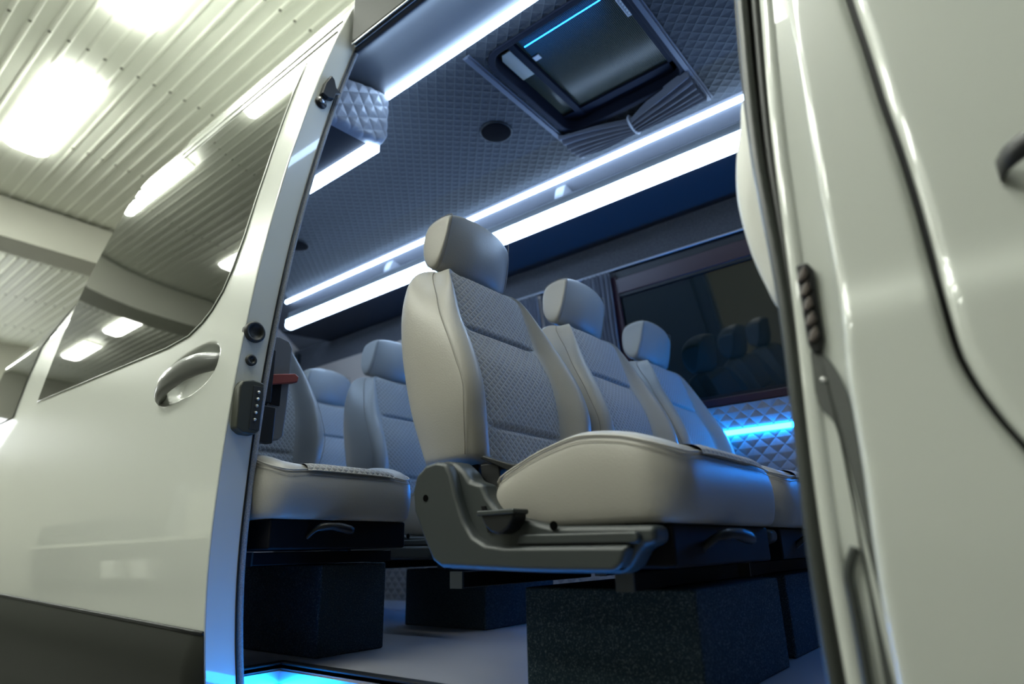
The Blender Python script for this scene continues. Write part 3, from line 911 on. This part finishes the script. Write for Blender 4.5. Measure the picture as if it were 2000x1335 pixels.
seat1 = make_seat('nearest beige seat with grey quilted centre and grey side cover')
for i, (dx, dy, dz, sy, label) in enumerate([
        (0.0, 0.628, 0.0, 1.0, 'middle beige seat of the front row, between nearest seat and window seat'),
        (0.0, 1.25, 0.0, 1.0, 'beige window seat of the front row, lit blue by the wall strip'),
        (-1.06, -0.18, 0.055, 0.89, 'blue-lit seat behind the entry step, partly covered by the sliding door edge'),
        (-1.13, 0.655, 0.02, 1.0, 'blue-lit seat directly behind the nearest seat, left of its backrest'),
        (-1.90, 0.80, 0.055, 1.03, 'rearmost visible blue-lit seat in front of the brown wall panel')]):
    c = copy_tree(seat1, None, ('recliner_cover', 'recline_lever') if i == 2 else ())
    c.location = ROOT + Vector((dx, dy, dz))
    c.scale = (1.0, sy, 1.0)
    c['label'] = label

# ------------------------------------------------------------------ sliding door
XE, XB = -1.60, -3.42
DZ0, DZ1 = -0.42, 2.315
t = thing('van_sliding_door', (-2.5, 0.86, DZ0), 'large white van sliding door slid open, with dark window and handle', 'door', None, 'thing')
HCX, HCZ = -1.905, 0.812
def bowl(x, z):
    dx, dz = (x - HCX) / 0.190, (z - HCZ - 0.10 * (x - HCX)) / 0.080
    # flattened lower rear corner
    r = (abs(dx) ** 2.6 + abs(dz) ** 2.6) ** (1 / 2.6)
    if r >= 1:
        return 0.0
    k = min((1 - r) / 0.35, 1)
    return 0.055 * k * k * (3 - 2 * k)
xs_ = sorted(set([XE - 0.0001, XE - 0.0006, XE - 0.0015, XE - 0.003, XE - 0.0045, XE - 0.01] + list(np.linspace(XE, HCX + 0.22, 12))[1:] + list(np.linspace(HCX + 0.22, HCX - 0.22, 64)) + list(np.linspace(HCX - 0.22, XB, 40))), reverse=True)
zs_ = sorted(set(list(np.linspace(0.0, HCZ - 0.12, 30)) + list(np.linspace(HCZ - 0.12, HCZ + 0.12, 46)) + list(np.linspace(HCZ + 0.12, DZ1, 56)) + list(np.linspace(DZ0, 0.0, 12))))
def edge_round(x):
    d = XE - x
    return 0.004 * (1 - math.sqrt(max(0, 1 - (1 - min(d / 0.004, 1)) ** 2)))
nx_, nz_ = len(xs_), len(zs_)
vs_ = [(x, fd(z) + bowl(x, z) + edge_round(x), z) for x in xs_ for z in zs_]
g = G().add(vs_, [(i * nz_ + j, (i + 1) * nz_ + j, (i + 1) * nz_ + j + 1, i * nz_ + j + 1) for i in range(nx_ - 1) for j in range(nz_ - 1)])
panel = obj('outer_panel', g, PAINT, t, smooth=True)
# leading edge (jamb face), back skin and rear edge
ez = np.linspace(DZ0, DZ1, 80)
g = G()
def jamb(a, b):
    z = DZ0 + (DZ1 - DZ0) * a
    w = 0.078 - 0.012 * math.exp(-((z - 1.05) / 0.05) ** 2) * 0
    return (XE - 0.0001, fd(z) + 0.0037 + (w - 0.0037) * b, z)
g.grid(80, 6, jamb)
obj('edge_panel', g, PAINT, t, smooth=True)
g = G().grid(60, 2, lambda a, b: (XE - 0.02 - (XE - 0.02 - XB) * b, fd(DZ0 + (DZ1 - DZ0) * a) + 0.080, DZ0 + (DZ1 - DZ0) * a))
g.grid(60, 2, lambda a, b: (XB, fd(DZ0 + (DZ1 - DZ0) * a) + 0.080 * b, DZ0 + (DZ1 - DZ0) * a))
obj('inner_panel', g, LINER, t)
# felt strip and seal along the inner edge
g = G()
for k in range(2):
    pass
def felt(a, b):
    z = DZ0 + (2.30 - DZ0) * a
    q = b * math.pi
    return (XE - 0.012 + 0.014 * math.sin(q), fd(z) + 0.081 + 0.022 * (1 - math.cos(q)) / 2, z)
g.grid(80, 8, felt)
obj('felt_strip', g, FELT, t, smooth=True, label='grey felt edging strip')
g = G().tube([(XE + 0.001, fd(z) + 0.0795, z) for z in np.linspace(DZ0, 2.28, 60)], 0.0028, 6)
obj('edge_seal', g, BLACK, t, smooth=True)
# door glass
def glass_front(z):
    return float(np.interp(z, [0.945, 0.952, 0.978, 1.01, 1.064, 1.14, 1.25, 1.496, 1.679, 1.882, 1.99, 2.06, 2.085, 2.10], [-2.09, -1.955, -1.883, -1.834, -1.79, -1.762, -1.745, -1.742, -1.752, -1.768, -1.774, -1.782, -1.792, -1.83]))
zlist = [0.945, 0.948, 0.952, 0.958, 0.966, 0.978, 0.992, 1.01, 1.035, 1.064] + list(np.linspace(1.10, 2.02, 26)) + [2.05, 2.07, 2.085, 2.094, 2.10]
g = G()
NXG = 60
vs_ = []
for z in zlist:
    xf = glass_front(z)
    for i in range(NXG):
        a = i / (NXG - 1)
        x = xf + (XB + 0.005 - xf) * a
        zz_ = z + 0.035 * a * max(0, 1 - (z - 0.945) / 0.3)
        wob = 0.0006 * math.sin(x * 4 + z * 3)
        vs_.append((x, fd(zz_) - 0.005 + wob, zz_))
g.add(vs_, [(j * NXG + i, j * NXG + i + 1, (j + 1) * NXG + i + 1, (j + 1) * NXG + i) for j in range(len(zlist) - 1) for i in range(NXG - 1)])
obj('window_glass', g, GLASS, t, smooth=True, label='dark tinted door window')
rim = [(glass_front(z) + 0.002, fd(z) - 0.004, z) for z in zlist[::-1]] + [(x, fd(0.945 + 0.035 * (glass_front(0.945) - x) / 1.33) - 0.004, 0.944 + 0.035 * (glass_front(0.945) - x) / 1.33) for x in np.linspace(-2.1, XB, 20)]
obj('glass_rim', G().tube(rim, 0.0022, 6), PAINT, t, smooth=True)
# swage line details of the roof gutter on the door top
for dz_, r_ in ((2.135, 0.004), (2.20, 0.004)):
    obj('gutter_line', G().tube([(XE - 0.02, fd(dz_) - 0.001, dz_), (XB, fd(dz_) - 0.001, dz_)], r_, 6), PAINT, t, smooth=True)
# handle
HM = mat('dark_body_plastic', (0.10, 0.105, 0.095), 0.35, coat=0.4)
pts = catmull([(-2.080, fd(0.80) + 0.014, 0.770), (-2.05, fd(0.8) - 0.010, 0.778), (-1.99, fd(0.8) - 0.026, 0.792), (-1.90, fd(0.8) - 0.028, 0.810), (-1.81, fd(0.8) - 0.016, 0.822), (-1.745, fd(0.8) + 0.012, 0.826), (-1.722, fd(0.8) + 0.03, 0.826)], 5)
hg = G()
rings = []
for i, p in enumerate(pts):
    a = i / (len(pts) - 1)
    hz = 0.036 * (0.75 + 0.35 * math.sin(math.pi * min(a * 1.2, 1)))
    hy = 0.017
    rings.append([(p.x, p.y + hy * math.cos(q), p.z + hz * math.sin(q)) for q in np.linspace(0, 2 * math.pi, 14, endpoint=False)])
hd = obj('handle', hg.loft(rings), HM, t, smooth=True, label='dark grey pull handle in a scooped recess')
# rubber buffers and the contact block on the leading edge
def yz(z, k):
    return fd(z) + k
obj('buffer', G().disc((XE - 0.01, yz(0.886, 0.030), 0.886), (1, 0, 0), 0.03, 0.02, 32, steps=[(0.031, 0), (0.031, 0.016), (0.028, 0.020), (0.022, 0.020), (0.019, 0.012), (0.004, 0.010)]), RUBBER, t, smooth=True)
obj('buffer', G().disc((XE - 0.01, yz(0.803, 0.036), 0.803), (1, 0, 0), 0.02, 0.02, 28, steps=[(0.0165, 0), (0.0165, 0.014), (0.012, 0.018), (0.008, 0.016), (0.006, 0.012), (0.002, 0.012)]), RUBBER, t, smooth=True)
blk = obj('contact_block', G().prism([(0.815, 0.605), (0.812, 0.715), (0.820, 0.735), (0.850, 0.742), (0.882, 0.738), (0.886, 0.70), (0.884, 0.605), (0.868, 0.592), (0.835, 0.592)], XE - 0.004, XE + 0.030, 0), mat('olive_black_plastic', (0.035, 0.038, 0.028), 0.45), t, bevel=0.006, label='dark contact block with five metal pins')
obj('pin_tray', G().box(XE + 0.0295, XE + 0.0315, 0.850, 0.880, 0.605, 0.725), RUBBER, blk, bevel=0.004)
for k in range(5):
    z = 0.632 + 0.019 * k
    obj('contact_pin', G().disc((XE + 0.030, 0.866 - 0.0015 * (5 - k) * 0.5, z), (1, 0, 0), 0.0045, 0.009, 12, steps=[(0.0045, 0), (0.0042, 0.006), (0.002, 0.009)]), STEEL, blk, smooth=True)
# latch box on the inner side with the red lever
lb = obj('latch_box', G().prism([(0.915, 0.60), (0.985, 0.60), (1.000, 0.615), (1.004, 0.70), (1.004, 0.885), (0.992, 0.905), (0.960, 0.912), (0.915, 0.905)], XE - 0.13, XE - 0.045, 0), mat('lock_cover_grey', (0.11, 0.115, 0.12), 0.45), t, bevel=0.006, label='grey inner lock cover')
obj('latch_slot', G().box(XE - 0.046, XE - 0.041, 0.915, 0.935, 0.61, 0.85).box(XE - 0.046, XE - 0.040, 0.945, 0.975, 0.70, 0.775), FRAME, lb)
obj('latch_plate', G().box(XE - 0.046, XE - 0.026, 0.905, 0.940, 0.70, 0.86).box(XE - 0.05, XE - 0.022, 0.905, 0.955, 0.585, 0.69), BLACK, lb, bevel=0.004)
obj('screw', G().disc((XE - 0.044, 0.955, 0.665), (1, 0, 0), 0.008, 0.006, 14, steps=[(0.008, 0), (0.008, 0.003), (0.004, 0.006)]), STEEL, lb, smooth=True)
obj('screw', G().disc((XE - 0.036, 0.925, 0.80), (1, 0, 0), 0.006, 0.005, 12), STEEL, lb, smooth=True)
obj('release_lever', G().prism([(0.925, 0.752), (0.985, 0.768), (1.022, 0.778), (1.025, 0.796), (1.012, 0.804), (0.930, 0.786)], XE - 0.060, XE - 0.030, 0), RED, t, bevel=0.004, label='red release lever')
# roller guide near the top of the edge
rg = obj('roller_guide', G().prism([(0.985, 1.79), (0.995, 1.84), (1.015, 1.885), (1.030, 1.875), (1.040, 1.845), (1.062, 1.835), (1.040, 1.820), (1.035, 1.795), (1.01, 1.785)], XE - 0.002, XE + 0.022, 0), BLACK, t, bevel=0.004, label='black roller guide near the door top')
obj('screw', G().disc((XE + 0.001, 0.995, 1.775), (1, 0, 0), 0.012, 0.008, 14), STEEL, rg, smooth=True)
obj('foot', G().disc((XE - 0.002, 0.995, 1.765), (1, 0, 0), 0.022, 0.006, 20), BLACK, rg, smooth=True)
# lower cladding
g = G()
def clad(a, b):
    x = XE + 0.001 - a * (XE - XB)
    zt = 0.108 + 0.060 * a * 1.0
    zb_ = -0.42
    z = zt + (zb_ - zt) * b
    fr = min(a / 0.02, 1)
    out_ = 0.030 * math.sin(min(b / 0.22, 1) * math.pi / 2) * math.sqrt(max(0, 1 - (1 - fr) ** 2))
    return (x, fd(z) - 0.003 - out_, z)
g.grid(60, 30, clad)
obj('lower_cladding', g, CLAD, t, smooth=True, label='dark grey lower cladding')
g = G().tube([(XE - 0.002 - a * (XE - XB), fd(0.11 + 0.06 * a) - 0.002, 0.111 + 0.06 * a) for a in np.linspace(0, 1, 12)], 0.006, 6)
obj('cladding_gap', g, BLACK, t, smooth=True)

# ------------------------------------------------------------------ van body outside: pillar, rear quarter, roof, cab door
t = thing('passenger_van', (-2.0, 1.9, GF), 'white van body around the door opening, with pillar and rear quarter', 'van')
g = G()
lathe_strip(g, roofp, -4.75, 1.6, 24, lambda x, p: (x, p[0] + (0.30 * max(0, -x - 3.3) * max(0, p[1] - 1.4) if p[0] < 1.9 else 0), p[1]))
obj('roof_skin', g, PAINT, t, smooth=True)
# rear quarter
g = G()
bz = list(np.linspace(-0.4, 2.40, 60))
def rq(a, b):
    x, z = XB + 0.25 - a * 1.58, -0.4 + 2.72 * b
    return (x, fd(z) + 0.05 + 0.30 * max(0, -x - 3.3) * max(0, z - 1.4) + 0.9 * max(0, -x - 4.5) ** 2 * 4, z)
g.grid(40, 60, rq)
obj('rear_quarter', g, PAINT, t, smooth=True)
g = G()
def rqg(a, b):
    x, z = XB - 0.58 - a * 0.65, 1.0 + 0.85 * b
    return (x, fd(z) + 0.044 + 0.30 * max(0, -x - 3.3) * max(0, z - 1.4), z)
g.grid(20, 30, rqg)
obj('rear_quarter_glass', g, GLASS, t, smooth=True, label='dark rear quarter window')
# pillar: outer skin between opening and cab door
e1 = smooth_interp([-0.4, 0.129, 0.196, 0.278, 0.375, 0.472, 0.576, 0.694, 0.824, 1.139, 1.6, 2.3], [-0.165, -0.157, -0.156, -0.152, -0.146, -0.144, -0.136, -0.135, -0.133, -0.129, -0.126, -0.12])
sm = smooth_interp([-0.4, 0.30, 0.376, 0.411, 0.455, 0.49, 0.52, 0.56, 0.667, 0.773, 0.873, 0.978, 1.074, 1.6, 2.3], [0.25, 0.046, 0.013, -0.002, -0.016, -0.0225, -0.024, -0.0245, -0.025, -0.028, -0.034, -0.038, -0.043, -0.06, -0.09])
def crease(z):
    return 0.012 * (1 / (1 + math.exp(-(z - 0.585) / 0.010)))
def skin(xa, xb, nx=24, roundL=True, roundR=True):
    gg = G()
    nz2 = 160
    vs2, n2 = [], nx
    for j in range(nz2):
        z = -0.4 + 2.7 * j / (nz2 - 1)
        A, B = xa(z), xb(z)
        for i in range(nx):
            # denser near the edges
            u = i / (nx - 1)
            u = 0.5 - 0.5 * math.cos(math.pi * u)
            x = A + (B - A) * u
            e = 0.0
            r = 0.012
            if roundL and x - A < r:
                e = max(e, r * (1 - math.sqrt(max(0, 1 - (1 - (x - A) / r) ** 2))))
            if roundR and B - x < r:
                e = max(e, r * (1 - math.sqrt(max(0, 1 - (1 - (B - x) / r) ** 2))))
            vs2.append((x, fb(z) + e + crease(z), z))
        vs2.append((B, fb(z) + 0.03, z)); vs2.append((A, fb(z) + 0.03, z))
    # put return edges in order
    rows = []
    w = nx + 2
    f2 = []
    for j in range(nz2 - 1):
        o0, o1 = j * w, (j + 1) * w
        for i in range(nx - 1):
            f2.append((o0 + i, o0 + i + 1, o1 + i + 1, o1 + i))
        f2.append((o0 + nx - 1, o0 + nx, o1 + nx, o1 + nx - 1))
        f2.append((o0 + nx + 1, o0, o1, o1 + nx + 1))
    return gg.add(vs2, f2)
obj('pillar_skin', skin(e1, lambda z: sm(z) - 0.0035), PAINT, t, smooth=True)
obj('seam_gap', G().grid(60, 2, lambda a, b: (sm(-0.4 + 2.7 * a) - 0.02 + 0.04 * b, fb(-0.4 + 2.7 * a) + 0.022, -0.4 + 2.7 * a)), BLACK, t)
# stepped rebate behind the skin edge
E2 = smooth_interp([-0.4, 0.118, 0.279, 0.384, 0.602, 0.728, 0.868, 1.202, 1.6, 2.3], [-0.212, -0.206, -0.203, -0.199, -0.188, -0.184, -0.180, -0.164, -0.15, -0.13])
E3 = smooth_interp([-0.4, 0.115, 0.28, 0.387, 0.611, 0.892, 1.246, 1.6, 2.3], [-0.250, -0.240, -0.234, -0.227, -0.219, -0.230, -0.222, -0.20, -0.17])
def zz(a):
    return -0.4 + 2.7 * a
g = G().grid(90, 4, lambda a, b: (E2(zz(a)) - 0.004 + (e1(zz(a)) + 0.012 - E2(zz(a)) + 0.004) * b, fb(zz(a)) + 0.036, zz(a)))
obj('door_rebate', g, PAINT, t, smooth=True)
g = G().grid(90, 6, lambda a, b: (E2(zz(a)) + 0.012 * math.cos(b * math.pi), fb(zz(a)) + 0.038 - 0.007 * math.sin(b * math.pi), zz(a)))
obj('rebate_rib', g, PAINT, t, smooth=True)
# recessed lower pocket in the rebate (raised return forms)
pk = [(-0.186, 0.53), (-0.170, 0.526), (-0.152, 0.475), (-0.150, 0.40), (-0.156, 0.25), (-0.160, 0.0), (-0.176, 0.0), (-0.171, 0.25), (-0.170, 0.38), (-0.173, 0.43), (-0.188, 0.46)]
g = G()
pkc = [(p.x, p.z) for p in catmull([(a, 0, b) for a, b in pk], 4, True)]
n_ = len(pkc)
g.add([(a, fb(b) + 0.036 - 0.001, b) for a, b in pkc] + [(a, fb(b) + 0.032, b) for a, b in pkc], [tuple(range(n_))] + [tuple(range(n_, 2 * n_))] + [(i, (i + 1) % n_, n_ + (i + 1) % n_, n_ + i) for i in range(n_)])
obj('striker_pocket', g, mat('pocket_grey', (0.085, 0.09, 0.085), 0.4), t, smooth=False, label='grey striker pocket in the pillar rebate')
g = G().tube(catmull([(-0.176, fb(0.30) + 0.03, 0.275), (-0.189, fb(0.25) + 0.03, 0.245), (-0.190, fb(0.2) + 0.03, 0.20), (-0.192, fb(0.1) + 0.03, 0.05), (-0.196, fb(-0.1) + 0.03, -0.15)], 6), 0.006, 8)
obj('pressed_groove', g, SEALM, t, smooth=True)
# black plug with rounded ribs
pl = obj('contact_plug', G().prism([(-0.184, 0.662), (-0.168, 0.662), (-0.163, 0.650), (-0.166, 0.545), (-0.172, 0.527), (-0.182, 0.527), (-0.187, 0.545)], fb(0.6) + 0.024, fb(0.6) + 0.04, 1), BLACK, t, bevel=0.004, label='black contact plug on the door pillar')
for k in range(5):
    z = 0.645 - 0.0225 * k
    obj('contact_rib', G().prism([(-0.185, z - 0.012), (-0.180, z + 0.002), (-0.171, z + 0.010), (-0.169, z - 0.004), (-0.176, z - 0.012)], fb(0.6) + 0.017, fb(0.6) + 0.026, 1), mat('brown_contact', (0.10, 0.08, 0.07), 0.4) if k == 0 else bpy.data.materials['brown_contact'], pl, bevel=0.003)
obj('screw', G().disc((-0.176, fb(0.49) + 0.036, 0.49), (0, -1, 0), 0.004, 0.006, 12), STEEL, t, smooth=True)
# rubber door seal: bulb profile in three lobes
seal = []
def sealrow(off, r, m, nm):
    pts_ = [(E3(z) + off * (E2(z) - E3(z)), fb(z) + 0.046 - 0.3 * r, z) for z in np.linspace(-0.4, 2.3, 90)]
    return obj(nm, G().tube(pts_, r, 10), m, t, smooth=True)
sealrow(0.28, 0.011, SEALM, 'door_seal')
sealrow(0.66, 0.008, RUBBER, 'seal_lip')
g = G().grid(90, 2, lambda a, b: (E3(zz(a)) + (E2(zz(a)) + 0.008 - E3(zz(a))) * b, fb(zz(a)) + 0.050, zz(a)))
obj('seal_base', g, RUBBER, t, smooth=True)
# inside of pillar
g = G().grid(60, 6, lambda a, b: (E3(zz(a)) + 0.010 + 0.03 * math.sin(b * math.pi * 0.5), fb(zz(a)) + 0.055 + 0.10 * b, zz(a)))
obj('pillar_lining', g, LINER, t, smooth=True)
# rounded white inner trim (seen behind the seal)
trim = [(-0.236, 1.05), (-0.252, 0.99), (-0.268, 0.93), (-0.277, 0.86), (-0.276, 0.80), (-0.268, 0.735), (-0.255, 0.68), (-0.240, 0.635), (-0.20, 0.60), (-0.17, 0.60), (-0.17, 1.05)]
g = G()
tc_ = [(p.x, p.z) for p in catmull([(a, 0, b) for a, b in trim], 4, True)]
cxm, czm = -0.21, 0.83
rings = []
for s, yy in ((1.0, 1.10), (1.0, 1.02), (0.985, 1.0), (0.94, 0.986), (0.85, 0.978), (0.5, 0.972)):
    rings.append([(cxm + (a - cxm) * s, yy, czm + (b - czm) * s) for a, b in tc_])
t2 = obj('rounded_trim_panel', g.loft(rings), WHITEP, None, smooth=True)
tag(t2, 'smooth off-white rounded panel edge peeking from behind the right-hand door pillar', 'panel')

# cab door
t = thing('van_cab_door', (0.5, 0.88, -0.4), 'white front cab door beyond the black seam, blurred in the foreground', 'door', None, 'thing')
obj('door_skin', skin(lambda z: sm(z) + 0.0035, lambda z: 1.3, 40, True, False), PAINT, t, smooth=True)
hp = catmull([(0.062, fb(0.705) + 0.004, 0.702), (0.075, fb(0.7) - 0.022, 0.706), (0.11, fb(0.7) - 0.036, 0.712), (0.20, fb(0.7) - 0.038, 0.72), (0.28, fb(0.7) - 0.02, 0.722), (0.31, fb(0.7) + 0.01, 0.722)], 5)
rings = [[(p.x, p.y + 0.011 * math.cos(q), p.z + 0.015 * math.sin(q)) for q in np.linspace(0, 2 * math.pi, 14, endpoint=False)] for p in hp]
obj('door_handle', G().loft(rings), BLACK, t, smooth=True, label='dark door handle')
